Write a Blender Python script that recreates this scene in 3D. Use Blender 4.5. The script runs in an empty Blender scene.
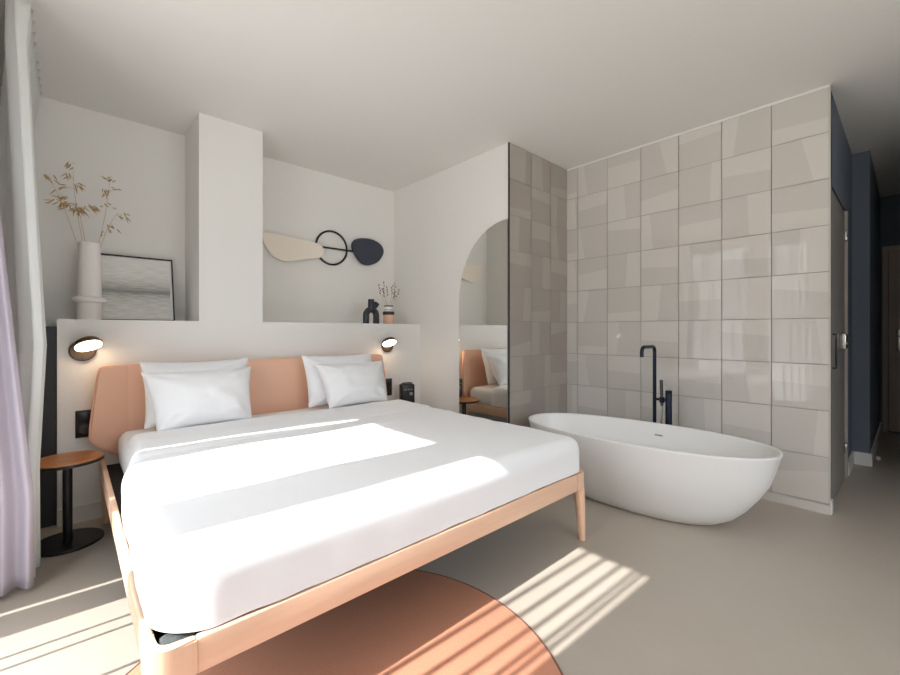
import bpy, bmesh, math, random
from mathutils import Vector, Matrix, noise
random.seed(7)
S = bpy.context.scene
COL = S.collection
PI = math.pi

# ------------------------------------------------------------------ materials
def lin(r, g, b):
    f = lambda v: (v/255/12.92) if v/255 <= .04045 else ((v/255+.055)/1.055)**2.4
    return (f(r), f(g), f(b), 1)

def mat(name, col, rough=.5, metal=0.0, spec=.5, bump=None, vary=None, coat=0, sheen=0, trans=0):
    m = bpy.data.materials.new(name); m.use_nodes = True
    nt = m.node_tree; b = nt.nodes['Principled BSDF']
    c = lin(*col)
    b.inputs['Base Color'].default_value = c
    b.inputs['Roughness'].default_value = rough
    b.inputs['Metallic'].default_value = metal
    b.inputs['Specular IOR Level'].default_value = spec
    b.inputs['Coat Weight'].default_value = coat
    b.inputs['Sheen Weight'].default_value = sheen
    if bump or vary:
        tc = nt.nodes.new('ShaderNodeTexCoord')
    if bump:                      # (scale, strength)
        n = nt.nodes.new('ShaderNodeTexNoise'); n.inputs['Scale'].default_value = bump[0]; n.inputs['Detail'].default_value = 4
        bp = nt.nodes.new('ShaderNodeBump'); bp.inputs['Strength'].default_value = bump[1]; bp.inputs['Distance'].default_value = .01
        nt.links.new(tc.outputs['Object'], n.inputs['Vector']); nt.links.new(n.outputs['Fac'], bp.inputs['Height'])
        nt.links.new(bp.outputs['Normal'], b.inputs['Normal'])
    if vary:                      # (scale vector, colour 2, amount)
        mp = nt.nodes.new('ShaderNodeMapping'); mp.inputs['Scale'].default_value = vary[0]
        n = nt.nodes.new('ShaderNodeTexNoise'); n.inputs['Scale'].default_value = 1; n.inputs['Detail'].default_value = 6
        n.inputs['Roughness'].default_value = .6
        rp = nt.nodes.new('ShaderNodeValToRGB'); rp.color_ramp.elements[0].position = .3; rp.color_ramp.elements[1].position = .7
        rp.color_ramp.elements[0].color = c; rp.color_ramp.elements[1].color = lin(*vary[1])
        nt.links.new(tc.outputs['Object'], mp.inputs['Vector']); nt.links.new(mp.outputs['Vector'], n.inputs['Vector'])
        nt.links.new(n.outputs['Fac'], rp.inputs['Fac']); nt.links.new(rp.outputs['Color'], b.inputs['Base Color'])
    return m

M = dict(
    wall=mat('wall_paint', (233, 231, 227), .85, bump=(90, .03)),
    ceil=mat('ceiling_paint', (231, 229, 225), .9, bump=(70, .03)),
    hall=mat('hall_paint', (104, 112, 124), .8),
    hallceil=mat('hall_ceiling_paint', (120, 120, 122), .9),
    floor=mat('cast_floor', (176, 166, 153), .40, vary=((1.3, 1.3, 1), (183, 173, 161)), bump=(14, .02)),
    skirt=mat('skirting_paint', (226, 224, 220), .5),
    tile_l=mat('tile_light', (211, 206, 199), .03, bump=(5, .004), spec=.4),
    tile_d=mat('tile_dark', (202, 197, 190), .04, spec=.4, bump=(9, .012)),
    tile_sl=mat('tile_shade_light', (176, 169, 161), .1, bump=(35, .02)),  # darker tile copy: shade of the averted return wall put into the colour
    tile_sd=mat('tile_shade_dark', (168, 160, 152), .12, bump=(35, .02)),
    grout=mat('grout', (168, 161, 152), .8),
    grout2=mat('grout_shade', (150, 142, 134), .8),  # grout of the return wall, darkened for the same shade
    blackmetal=mat('black_metal', (24, 24, 26), .4),
    oak=mat('pale_oak', (238, 200, 172), .45, vary=((2.2, 38, 38), (230, 188, 158))),
    oak_y=mat('pale_oak_lengthwise', (238, 200, 172), .45, vary=((38, 2.2, 38), (230, 188, 158))),
    oak_z=mat('pale_oak_upright', (238, 200, 172), .45, vary=((38, 38, 2.2), (230, 188, 158))),
    leather=mat('peach_upholstery', (236, 190, 162), .55, bump=(260, .08)),
    slat=mat('black_base_cloth', (26, 25, 26), .8),
    linen=mat('white_linen', (240, 240, 241), .9, bump=(420, .04), sheen=.1),
    sheet=mat('white_sheet', (236, 235, 234), .9, bump=(420, .04)),
    lint=mat('grey_felt', (84, 88, 88), .95, bump=(200, .6)),
    wood_top=mat('table_wood', (196, 134, 80), .35, vary=((5, 34, 20), (158, 98, 54))),
    rug=mat('terracotta_wool', (212, 152, 122), 1.0, bump=(420, .25), vary=((160, 160, 160), (200, 136, 108))),
    bronze=mat('bronze', (104, 86, 68), .35, metal=.8),
    vase=mat('vase_ceramic', (240, 235, 231), .75, bump=(60, .06)),
    grass=mat('dried_grass', (186, 154, 110), .9),
    grass_stem=mat('dried_stem', (196, 172, 136), .9),
    bud=mat('dried_bud', (120, 84, 72), .9),
    cream=mat('cream_board', (238, 227, 214), .75),
    navy=mat('navy_felt', (62, 66, 78), .85, bump=(300, .2)),
    darkceramic=mat('dark_ceramic', (34, 38, 46), .45),
    peach=mat('peach_ceramic', (226, 182, 156), .6),
    tub=mat('tub_composite', (232, 231, 229), .38),
    tap=mat('tap_blue_black', (14, 28, 48), .32, metal=.35),
    chrome=mat('chrome', (210, 208, 204), .25, metal=1),
    steel_dark=mat('dark_steel', (90, 90, 92), .35, metal=.9),
    plastic=mat('black_plastic', (20, 20, 22), .35),
    grey=mat('grey_detail', (150, 150, 150), .5),
    bronzedark=mat('dark_bronze_plate', (58, 50, 44), .4, metal=.5),
    frame_grey=mat('window_frame', (70, 72, 74), .5),
    doorpaint=mat('door_paint', (176, 164, 158), .6),
    paper=mat('picture_mat', (225, 223, 218), .8),
)

def emission(name, col, strength):
    m = bpy.data.materials.new(name); m.use_nodes = True; nt = m.node_tree
    nt.nodes.remove(nt.nodes['Principled BSDF'])
    e = nt.nodes.new('ShaderNodeEmission'); e.inputs['Color'].default_value = lin(*col); e.inputs['Strength'].default_value = strength
    nt.links.new(e.outputs[0], nt.nodes['Material Output'].inputs['Surface'])
    return m
M['glow'] = emission('lamp_glow', (255, 224, 186), 13)

def glass(name, tint, gloss):
    m = bpy.data.materials.new(name); m.use_nodes = True; nt = m.node_tree
    nt.nodes.remove(nt.nodes['Principled BSDF'])
    t = nt.nodes.new('ShaderNodeBsdfTransparent'); t.inputs['Color'].default_value = lin(*tint)
    g = nt.nodes.new('ShaderNodeBsdfGlossy'); g.inputs['Roughness'].default_value = .02
    lw = nt.nodes.new('ShaderNodeLayerWeight'); lw.inputs['Blend'].default_value = .5
    pw = nt.nodes.new('ShaderNodeMath'); pw.operation = 'POWER'; pw.inputs[1].default_value = 5; nt.links.new(lw.outputs['Facing'], pw.inputs[0])
    f = nt.nodes.new('ShaderNodeMath'); f.operation = 'MULTIPLY_ADD'; f.inputs[1].default_value = .5; f.inputs[2].default_value = gloss; nt.links.new(pw.outputs[0], f.inputs[0])
    x = nt.nodes.new('ShaderNodeMixShader')
    nt.links.new(f.outputs[0], x.inputs[0]); nt.links.new(t.outputs[0], x.inputs[1]); nt.links.new(g.outputs[0], x.inputs[2])
    nt.links.new(x.outputs[0], nt.nodes['Material Output'].inputs['Surface'])
    return m
M['pane'] = glass('window_pane', (252, 253, 253), .02)
M['darkglass'] = mat('smoked_door_glass', (150, 146, 141), .4, spec=.3)

def mirror_mat():
    m = bpy.data.materials.new('mirror_silver'); m.use_nodes = True; nt = m.node_tree
    nt.nodes.remove(nt.nodes['Principled BSDF'])
    g = nt.nodes.new('ShaderNodeBsdfGlossy'); g.inputs['Roughness'].default_value = .0; g.inputs['Color'].default_value = lin(240, 241, 238)
    nt.links.new(g.outputs[0], nt.nodes['Material Output'].inputs['Surface'])
    return m
M['mirror'] = mirror_mat()

def sheer_mat(name, c1, c2, k):
    m = bpy.data.materials.new(name); m.use_nodes = True; nt = m.node_tree
    b = nt.nodes['Principled BSDF']; b.inputs['Base Color'].default_value = lin(*c1); b.inputs['Roughness'].default_value = .9
    tr = nt.nodes.new('ShaderNodeBsdfTranslucent'); tr.inputs['Color'].default_value = lin(*c2)
    x = nt.nodes.new('ShaderNodeMixShader'); x.inputs[0].default_value = k
    nt.links.new(b.outputs[0], x.inputs[1]); nt.links.new(tr.outputs[0], x.inputs[2])
    nt.links.new(x.outputs[0], nt.nodes['Material Output'].inputs['Surface'])
    return m
M['sheer'] = sheer_mat('sheer_voile', (236, 237, 234), (240, 240, 238), .4)
M['mauve'] = sheer_mat('mauve_drape', (218, 211, 220), (222, 214, 226), .35)

def seascape_mat():
    m = bpy.data.materials.new('seascape_print'); m.use_nodes = True; nt = m.node_tree
    b = nt.nodes['Principled BSDF']; b.inputs['Roughness'].default_value = .45
    tc = nt.nodes.new('ShaderNodeTexCoord')
    sx = nt.nodes.new('ShaderNodeSeparateXYZ'); nt.links.new(tc.outputs['Generated'], sx.inputs[0])
    mp = nt.nodes.new('ShaderNodeMapping'); mp.inputs['Scale'].default_value = (5, 1, 75)
    n = nt.nodes.new('ShaderNodeTexNoise'); n.inputs['Scale'].default_value = 1; n.inputs['Detail'].default_value = 5
    nt.links.new(tc.outputs['Generated'], mp.inputs[0]); nt.links.new(mp.outputs[0], n.inputs['Vector'])
    rp = nt.nodes.new('ShaderNodeValToRGB'); cr = rp.color_ramp
    cr.elements[0].position = 0; cr.elements[0].color = lin(222, 220, 215)
    cr.elements[1].position = 1; cr.elements[1].color = lin(232, 231, 227)
    for p, c in ((.2, (214, 213, 208)), (.30, (204, 204, 199)), (.38, (186, 186, 181)), (.44, (138, 139, 135)), (.5, (178, 178, 173)), (.6, (208, 208, 203)), (.72, (226, 225, 220))):
        e = cr.elements.new(p); e.color = lin(*c)
    nt.links.new(sx.outputs['Z'], rp.inputs['Fac'])
    mx = nt.nodes.new('ShaderNodeMix'); mx.data_type = 'RGBA'; mx.blend_type = 'OVERLAY'; mx.inputs[0].default_value = .3
    r2 = nt.nodes.new('ShaderNodeValToRGB'); r2.color_ramp.elements[0].position = .35; r2.color_ramp.elements[1].position = .65
    nt.links.new(n.outputs['Fac'], r2.inputs['Fac'])
    nt.links.new(rp.outputs['Color'], mx.inputs[6]); nt.links.new(r2.outputs['Color'], mx.inputs[7])
    nt.links.new(mx.outputs[2], b.inputs['Base Color'])
    return m
M['sea'] = seascape_mat()

# ------------------------------------------------------------------ mesh helpers
def new(name, bm, material, parent=None, smooth=35, loc=None):
    me = bpy.data.meshes.new(name)
    bm.normal_update()
    bm.to_mesh(me); bm.free()
    mats = material if isinstance(material, (list, tuple)) else [material]
    for m in mats: me.materials.append(M[m])
    if smooth:
        for p in me.polygons: p.use_smooth = True
        me.set_sharp_from_angle(angle=math.radians(smooth))
    o = bpy.data.objects.new(name, me); COL.objects.link(o)
    if parent is not None: o.parent = parent
    if loc is not None: o.location = loc
    return o

def tag(o, label, cat, group=None):
    o['label'] = label; o['category'] = cat
    if group: o['group'] = group
    return o

def thing(name, label, cat, loc=(0, 0, 0), group=None, rz=0):
    o = bpy.data.objects.new(name, None); COL.objects.link(o)
    o.location = loc; o.rotation_euler = (0, 0, rz); o.empty_display_size = .1
    return tag(o, label, cat, group)

def struct(name, bm, material, parent=None, smooth=0):
    o = new(name, bm, material, parent, smooth)
    if parent is None: o['kind'] = 'structure'
    return o

def box(bm, x0, x1, y0, y1, z0, z1, mi=0):
    vs = [bm.verts.new((x, y, z)) for z in (z0, z1) for y in (y0, y1) for x in (x0, x1)]
    for f in ((0, 2, 3, 1), (4, 5, 7, 6), (0, 1, 5, 4), (2, 6, 7, 3), (0, 4, 6, 2), (1, 3, 7, 5)):
        bm.faces.new([vs[i] for i in f]).material_index = mi
    return vs

def bbox(x0, x1, y0, y1, z0, z1, bev=0, seg=2):
    bm = bmesh.new(); box(bm, x0, x1, y0, y1, z0, z1)
    if bev: bmesh.ops.bevel(bm, geom=bm.edges[:], offset=bev, segments=seg, profile=.5, affect='EDGES')
    return bm

def lathe(bm, prof, n=48, c=(0, 0, 0), cap=True, mi=None):
    """prof: (radius, z) from bottom to top, or with a material index."""
    rings = []
    for p in prof:
        rings.append([bm.verts.new((c[0]+p[0]*math.cos(2*PI*k/n), c[1]+p[0]*math.sin(2*PI*k/n), c[2]+p[1])) for k in range(n)])
    for i in range(len(rings)-1):
        for k in range(n):
            f = bm.faces.new((rings[i][k], rings[i][(k+1) % n], rings[i+1][(k+1) % n], rings[i+1][k]))
            if mi: f.material_index = mi[i]
    if cap:
        bm.faces.new(rings[0][::-1]); bm.faces.new(rings[-1])
    return rings

def tube(bm, pts, r, n=12, cap=True):
    pts = [Vector(p) for p in pts]
    rs = r if isinstance(r, (list, tuple)) else [r]*len(pts)
    t0 = (pts[1]-pts[0]).normalized()
    up = Vector((0, 0, 1)) if abs(t0.z) < .9 else Vector((1, 0, 0))
    a = t0.cross(up).normalized()
    rings = []
    for i, p in enumerate(pts):
        if i == 0: t = pts[1]-p
        elif i == len(pts)-1: t = p-pts[-2]
        else: t = (pts[i+1]-p).normalized()+(p-pts[i-1]).normalized()
        t.normalize()
        a = (a-t*a.dot(t)).normalized(); b = t.cross(a)
        rings.append([bm.verts.new(p+(a*math.cos(2*PI*k/n)+b*math.sin(2*PI*k/n))*rs[i]) for k in range(n)])
    for i in range(len(rings)-1):
        for k in range(n):
            bm.faces.new((rings[i][k], rings[i][(k+1) % n], rings[i+1][(k+1) % n], rings[i+1][k]))
    if cap:
        bm.faces.new(rings[0][::-1]); bm.faces.new(rings[-1])

def prism(bm, pts, f0, f1, mi=0):
    """pts: 2-D outline; f0, f1 map a 2-D point to the two faces' 3-D points."""
    a = [bm.verts.new(f0(p)) for p in pts]; b = [bm.verts.new(f1(p)) for p in pts]
    n = len(pts)
    fs = [bm.faces.new(a[::-1]), bm.faces.new(b)]
    for i in range(n): fs.append(bm.faces.new((a[i], a[(i+1) % n], b[(i+1) % n], b[i])))
    for f in fs: f.material_index = mi
    return fs

def spline(pts, per=8, closed=True):
    out = []; n = len(pts)
    rng = range(n) if closed else range(n-1)
    for i in rng:
        g = lambda k: Vector(pts[k % n]) if closed else Vector(pts[min(max(k, 0), n-1)])
        p0, p1, p2, p3 = g(i-1), g(i), g(i+1), g(i+2)
        for k in range(per):
            t = k/per
            out.append(tuple(.5*((2*p1)+(p2-p0)*t+(2*p0-5*p1+4*p2-p3)*t*t+(3*p1-p0-3*p2+p3)*t**3)))
    if not closed: out.append(tuple(pts[-1]))
    return out

def fix(bm):
    bmesh.ops.remove_doubles(bm, verts=bm.verts[:], dist=1e-5)
    bmesh.ops.recalc_face_normals(bm, faces=bm.faces[:])
    return bm

def rounded_box(x0, x1, y0, y1, z0, z1, r, step=.03, rz=None):
    """dense rounded box: cube-surface grid pushed onto a rounded box (r: radius; rz: radius of the top and bottom roll)."""
    bm = bmesh.new()
    n = [max(4, int(round((b-a)/step))) for a, b in ((x0, x1), (y0, y1), (z0, z1))]
    lo, hi = Vector((x0, y0, z0)), Vector((x1, y1, z1))
    cache = {}
    def V(i, j, k):
        key = (i, j, k)
        if key not in cache:
            p = Vector((x0+(x1-x0)*i/n[0], y0+(y1-y0)*j/n[1], z0+(z1-z0)*k/n[2]))
            q = Vector([min(max(p[a], lo[a]+r), hi[a]-r) for a in range(3)])
            d = p-q
            if d.length > 1e-9: p = q+d.normalized()*r
            cache[key] = bm.verts.new(p)
        return cache[key]
    for i in range(n[0]):
        for j in range(n[1]):
            bm.faces.new((V(i, j, 0), V(i, j+1, 0), V(i+1, j+1, 0), V(i+1, j, 0)))
            bm.faces.new((V(i, j, n[2]), V(i+1, j, n[2]), V(i+1, j+1, n[2]), V(i, j+1, n[2])))
    for i in range(n[0]):
        for k in range(n[2]):
            bm.faces.new((V(i, 0, k), V(i+1, 0, k), V(i+1, 0, k+1), V(i, 0, k+1)))
            bm.faces.new((V(i, n[1], k), V(i, n[1], k+1), V(i+1, n[1], k+1), V(i+1, n[1], k)))
    for j in range(n[1]):
        for k in range(n[2]):
            bm.faces.new((V(0, j, k), V(0, j, k+1), V(0, j+1, k+1), V(0, j+1, k)))
            bm.faces.new((V(n[0], j, k), V(n[0], j+1, k), V(n[0], j+1, k+1), V(n[0], j, k+1)))
    return bm

def dup(root, label=None, loc=None, rz=None, group=None):
    r = root.copy(); COL.objects.link(r)
    if label: r['label'] = label
    if group: r['group'] = group
    if loc is not None: r.location = loc
    if rz is not None: r.rotation_euler = (0, 0, rz)
    for ch in list(root.children):
        c = ch.copy(); COL.objects.link(c); c.parent = r
        for g in list(ch.children):
            d = g.copy(); COL.objects.link(d); d.parent = c
    return r

# ------------------------------------------------------------------ the room
H = 2.765
XW = -.45            # window wall
XM = 2.731           # mirror wall
XT = 3.623           # tiled wall
YS, YB = 3.466, 3.952
YM = 2.269           # tiled return
YT = .348            # near end of the tiled wall
XH, YH, XE = 5.184, .235, 7.10
SLEDGE = 1.254

bm = bmesh.new(); box(bm, -.75, XE+.3, -2.1, YB+.2, -.1, 0); struct('floor', bm, 'floor')
bm = bmesh.new(); box(bm, -.75, 4.75, -2.1, YB+.2, H, H+.12); box(bm, 4.75, XE+.3, -2.1, YB+.2, H, H+.12); struct('ceiling', bm, 'ceil')
bm = bmesh.new(); box(bm, XW-.1, XM, YB, YB+.2, 0, H); struct('wall_north', bm, 'wall')
bm = bmesh.new(); box(bm, -.051, XM, YS, YB, 0, SLEDGE); struct('wall_ledge', bm, 'wall')
bm = bmesh.new(); box(bm, .699, 1.142, YS, YB, SLEDGE, H); struct('wall_column', bm, 'wall')
bm = bmesh.new(); box(bm, XM, XM+.006, YM+.002, YB+.2, 0, H); box(bm, XM+.006, XM+.12, YM+.12, YB+.2, 0, H); struct('wall_east', bm, 'wall')
# window wall with openings  (Y0, Y1, Z0, Z1)
WOUT = XW-.1
WINS = [(.92, 1.45, .06, 2.46), (1.735, 2.580, .06, 2.46)]
bm = bmesh.new()
ys = [-2.0, -1.45, .28, .92, 1.45, 1.735, 2.575, YB]
for a, b in ((-2.0, .92), (1.45, 1.735), (2.580, YB)): box(bm, WOUT, XW, a, b, 0, H)
for a, b, c, d in WINS:
    box(bm, WOUT, XW, a, b, 0, c); box(bm, WOUT, XW, a, b, d, H)
struct('wall_west', bm, 'wall')
SX0, SX1, SZ0, SZ1 = -.15, 2.35, .75, 2.46
bm = bmesh.new(); box(bm, WOUT, SX0, -2.0, -1.9, 0, H); box(bm, SX1, 4.25, -2.0, -1.9, 0, H); box(bm, SX0, SX1, -2.0, -1.9, 0, SZ0); box(bm, SX0, SX1, -2.0, -1.9, SZ1, H)
struct('wall_south', bm, 'wall')
bm = bmesh.new()
box(bm, SX0, SX0+.04, -2.0, -1.95, SZ0, SZ1); box(bm, SX1-.04, SX1, -2.0, -1.95, SZ0, SZ1); box(bm, 1.08, 1.12, -2.0, -1.95, SZ0+.04, SZ1-.04)
box(bm, SX0+.04, SX1-.04, -2.0, -1.95, SZ0, SZ0+.04); box(bm, SX0+.04, SX1-.04, -2.0, -1.95, SZ1-.04, SZ1)
w3 = struct('window_3', bm, 'frame_grey'); bm = bmesh.new(); box(bm, SX0+.04, SX1-.04, -1.977, -1.973, SZ0+.04, SZ1-.04); new('pane', bm, 'pane', w3, 0)  # unseen window behind the camera, added to brighten tiles and headboard wall
bm = bmesh.new(); box(bm, 4.1, 4.25, -1.9, -.5, 0, H); box(bm, 4.25, XE, -.65, -.5, 0, H); struct('wall_corridor', bm, 'hall')
bm = bmesh.new(); box(bm, XH, XE, YH, YH+.25, 0, H); struct('wall_hall', bm, 'hall')
bm = bmesh.new(); box(bm, XE, XE+.15, -.9, YH+.25, 0, H); struct('wall_end', bm, 'hall')

# tiles -----------------------------------------------------------------
def clip_poly(poly, p, n):
    """keep the part of a 2-D polygon with (q-p).n >= 0"""
    out = []
    for i in range(len(poly)):
        a, b = poly[i], poly[(i+1) % len(poly)]
        da = (a[0]-p[0])*n[0]+(a[1]-p[1])*n[1]; db = (b[0]-p[0])*n[0]+(b[1]-p[1])*n[1]
        if da >= 0: out.append(a)
        if (da >= 0) != (db >= 0):
            t = da/(da-db); out.append((a[0]+(b[0]-a[0])*t, a[1]+(b[1]-a[1])*t))
    return out

def tile_faces(bm, u0, v0, w, h, spec, umin, umax, vmin, to3, tilt):
    """one relief tile: (u0, v0) top-left, u to the viewer's right, v down; spec = (V/H, dark side, a, b)"""
    o, dark, a, b = spec
    g = .0024
    tile = [(u0+g, v0+g), (u0+w-g, v0+g), (u0+w-g, v0+h-g), (u0+g, v0+h-g)]
    for (p, n) in (((umin+g, 0), (1, 0)), ((umax-g, 0), (-1, 0)), ((0, vmin-g), (0, -1))):
        tile = clip_poly(tile, p, n)
        if len(tile) < 3: return
    if o == 'V': p1, p2 = (u0+a*w, v0), (u0+b*w, v0+h)
    else: p1, p2 = (u0, v0+a*h), (u0+w, v0+b*h)
    d = (p2[0]-p1[0], p2[1]-p1[1]); nrm = (-d[1], d[0])     # V: nrm points to -u ; H: nrm points to +v
    if o == 'V': nrm_dark = nrm if dark == 'L' else (-nrm[0], -nrm[1])
    else: nrm_dark = nrm if dark == 'B' else (-nrm[0], -nrm[1])
    L = math.hypot(*nrm_dark)
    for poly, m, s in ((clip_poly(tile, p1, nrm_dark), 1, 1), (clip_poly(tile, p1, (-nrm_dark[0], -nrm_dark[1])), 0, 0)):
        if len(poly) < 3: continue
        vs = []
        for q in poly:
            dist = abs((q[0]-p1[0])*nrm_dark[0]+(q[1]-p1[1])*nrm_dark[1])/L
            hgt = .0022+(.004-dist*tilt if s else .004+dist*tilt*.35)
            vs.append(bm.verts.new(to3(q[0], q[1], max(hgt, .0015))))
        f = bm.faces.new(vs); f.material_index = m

T = {  # columns counted from the free end, rows from the ceiling
 0: [('H','T',.64,.69),('V','L',.53,.75),('H','T',.57,.63),('V','L',.52,.48),('H','B',.3,.45),('V','L',.78,.9),('H','B',.42,.48),('V','L',.82,.74),('H','T',.5,.3),('H','T',.4,.3)],
 1: [('V','R',.37,.24),('H','B',.45,.52),('V','L',.53,.57),('H','B',.5,.58),('V','L',.6,.55),('H','B',.3,.4),('V','L',.45,.6),('H','B',.58,.63),('V','R',.3,.4),('H','T',.4,.3)],
 2: [('H','B',.31,.26),('V','L',.78,.73),('H','T',.49,.45),('V','R',.26,.38),('H','B',.5,.47),('V','R',.25,.2),('H','B',.55,.6),('V','L',.6,.64),('H','B',.5,.4),('H','T',.4,.3)],
 3: [('V','L',.5,.7),('H','T',.59,.47),('V','R',.25,.33),('H','B',.48,.55),('V','R',.55,.47),('H','B',.53,.58),('V','L',.38,.45),('H','B',.4,.5),('V','L',.5,.6),('H','T',.4,.3)],
 4: [('H','T',.37,.37),('V','R',.5,.57),('H','B',.25,.35),('V','L',.62,.55),('H','T',.75,.7),('V','R',.37,.28),('H','B',.45,.5),('V','L',.55,.58),('H','T',.5,.6),('H','T',.4,.3)],
 5: [('V','R',.2,.35),('H','B',.45,.4),('V','R',.08,.25),('H','T',.5,.4),('V','R',.4,.2),('H','T',.75,.75),('V','R',.25,.4),('H','B',.66,.68),('V','L',.5,.6),('H','T',.4,.3)],
 6: [('H','T',.85,.8),('V','R',.9,.95),('H','T',.8,.75),('V','R',.9,.95),('H','B',.4,.4),('V','R',.92,.95),('H','B',.3,.25),('V','L',.8,.8),('H','T',.85,.8),('H','T',.4,.3)],
}
bm = bmesh.new()
vs = box(bm, XT, XT+.12, YT, YM+.12, 0, H)
for f in bm.faces: f.material_index = 2
for c in range(7):
    for r in range(10):
        # u = YT-distance: viewer's right is towards -Y ; u=-Y
        tile_faces(bm, -(YT+.3*(c+1)), r*.3, .3, .3, T[c][r], -YM, -YT, H, lambda u, v, h: (XT-h, -u, H-v), .010)
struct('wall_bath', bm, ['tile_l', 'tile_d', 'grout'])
TS = [
 [('V','R',.75,.7),('V','R',.5,.6),('H','T',.75,.7)],
 [('H','T',.8,.75),('H','B',.3,.35),('V','R',.4,.3)],
 [('V','R',.45,.4),('H','B',.5,.5),('V','R',.3,.45)],
 [('H','B',.35,.4),('V','L',.6,.55),('H','B',.4,.5)],
 [('V','L',.7,.6),('H','T',.7,.65),('V','L',.55,.5)],
 [('H','T',.75,.55),('V','R',.4,.4),('H','B',.4,.25)],
 [('V','R',.6,.6),('V','L',.7,.65),('H','T',.6,.6)],
 [('H','B',.4,.4),('V','L',.7,.7),('V','R',.5,.4)],
 [('V','R',.6,.6),('H','T',.5,.5),('V','R',.3,.4)],
 [('H','T',.5,.4),('H','T',.5,.4),('H','T',.5,.4)],
]
bm = bmesh.new()
box(bm, XM+.006, XT, YM, YM+.12, 0, H)
for f in bm.faces: f.material_index = 2
for c in range(3):
    for r in range(10):
        tile_faces(bm, XM+.006+.3*c, r*.3, .3, .3, TS[r][c], XM+.006, XT-.006, H, lambda u, v, h: (u, YM-h, H-v), .010)
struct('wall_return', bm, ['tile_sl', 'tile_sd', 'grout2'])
bm = bmesh.new(); box(bm, XM-.004, XM+.006, YM-.010, YM+.002, 0, H); struct('trim_1', bm, 'blackmetal')
bm = bmesh.new(); box(bm, XT-.008, XT+.004, YT-.006, YT, 0, H); struct('trim_2', bm, 'tile_l')
bm = bmesh.new(); box(bm, XT-.012, XT-.006, YT, YM-.01, H-.014, H); struct('trim_6', bm, 'skirt')
# passage wall behind the tiles, with the smoked glass door
bm = bmesh.new(); box(bm, XT+.10, XH, YT+.03, YT+.12, 0, H)
box(bm, XT+.004, XT+.10, YT, YT+.12, 0, H)
box(bm, XT+.10, XH, YT, YT+.03, 2.15, H); box(bm, 4.68, XH, YT, YT+.03, 0, 2.15)
struct('wall_passage', bm, 'hall')
bm = bmesh.new(); box(bm, XT+.004, XT+.07, YT-.012, YT, 0, .085); struct('baseboard_bath', bm, 'skirt')
bm = bmesh.new(); box(bm, XT-.012, XT-.007, YT, YM, 0, .055); struct('baseboard_tiles', bm, 'tile_l')
bm = bmesh.new(); box(bm, 4.70, XH, YT-.015, YT, 0, .11); box(bm, XH-.015, XH, YH, YT-.015, 0, .11); box(bm, XH-.015, XE, YH-.015, YH, 0, .11); struct('baseboard_hall', bm, 'skirt')
bm = bmesh.new(); box(bm, -.051, XM, YS-.014, YS, 0, .10); struct('baseboard_north', bm, 'skirt')
bm = bmesh.new(); box(bm, XM-.014, XM, YM+.03, 2.29, 0, .08); box(bm, XM-.014, XM, 2.865, YS-.014, 0, .10); struct('baseboard_east', bm, 'skirt')
bm = bmesh.new(); box(bm, 4.63, 4.675, YT-.012, YT+.028, 0, 2.15); struct('trim_3', bm, 'doorpaint')

# glass door in the passage
d = struct('door_1', bbox(XT+.11, 4.62, YT+.004, YT+.016, .015, 2.13), 'darkglass')
def hinge(z, w=.07, h=.075):
    b = bbox(4.555, 4.555+w+.02, YT-.012, YT+.004, z-h/2, z+h/2, .004)
    for s in (-1, 1):
        box(b, 4.56+w*.3, 4.56+w*.3+.012, YT-.017, YT-.012, z+s*.02-.006, z+s*.02+.006)
    new('hinge', b, 'chrome', d)
hinge(1.94); hinge(.25)
b = bbox(4.20, 4.44, YT-.035, YT+.004, 1.05, 1.16, .006); box(b, 4.24, 4.40, YT-.040, YT-.035, 1.085, 1.10); new('lock_case', b, 'chrome', d)
b = bmesh.new(); tube(b, [(3.83, YT+.004, 1.16), (3.83, YT-.014, 1.16), (3.83, YT-.014, .96), (3.83, YT-.014, .93), (3.83, YT+.004, .93)], .006); new('pull_handle', b, 'blackmetal', d)

# entrance door at the end of the hall
d = struct('door_2', bbox(XE-.045, XE-.004, -.42, .165, .02, 2.12, .003), 'doorpaint')
b = bmesh.new(); box(b, XE-.05, XE+.0, .17, .215, 0, 2.17); box(b, XE-.05, XE, -.47, -.425, 0, 2.17); box(b, XE-.05, XE, -.425, .17, 2.125, 2.17); new('door_frame', b, 'doorpaint', d)
b = bbox(XE-.055, XE-.045, .055, .10, .95, 1.20, .003); new('escutcheon', b, 'chrome', d)
b = bmesh.new(); tube(b, [(XE-.05, .078, 1.12), (XE-.10, .078, 1.12), (XE-.105, .06, 1.12), (XE-.105, -.04, 1.12)], .010); new('door_handle', b, 'chrome', d)
o = bmesh.new(); lathe(o, [(.014, 0), (.016, .004), (.016, .028), (.010, .034)], 20, (5.50, .195, 0))
tag(new('door_stop', o, 'skirt'), 'small pale round door stop on the floor by the hall corner', 'door stop')

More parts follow.
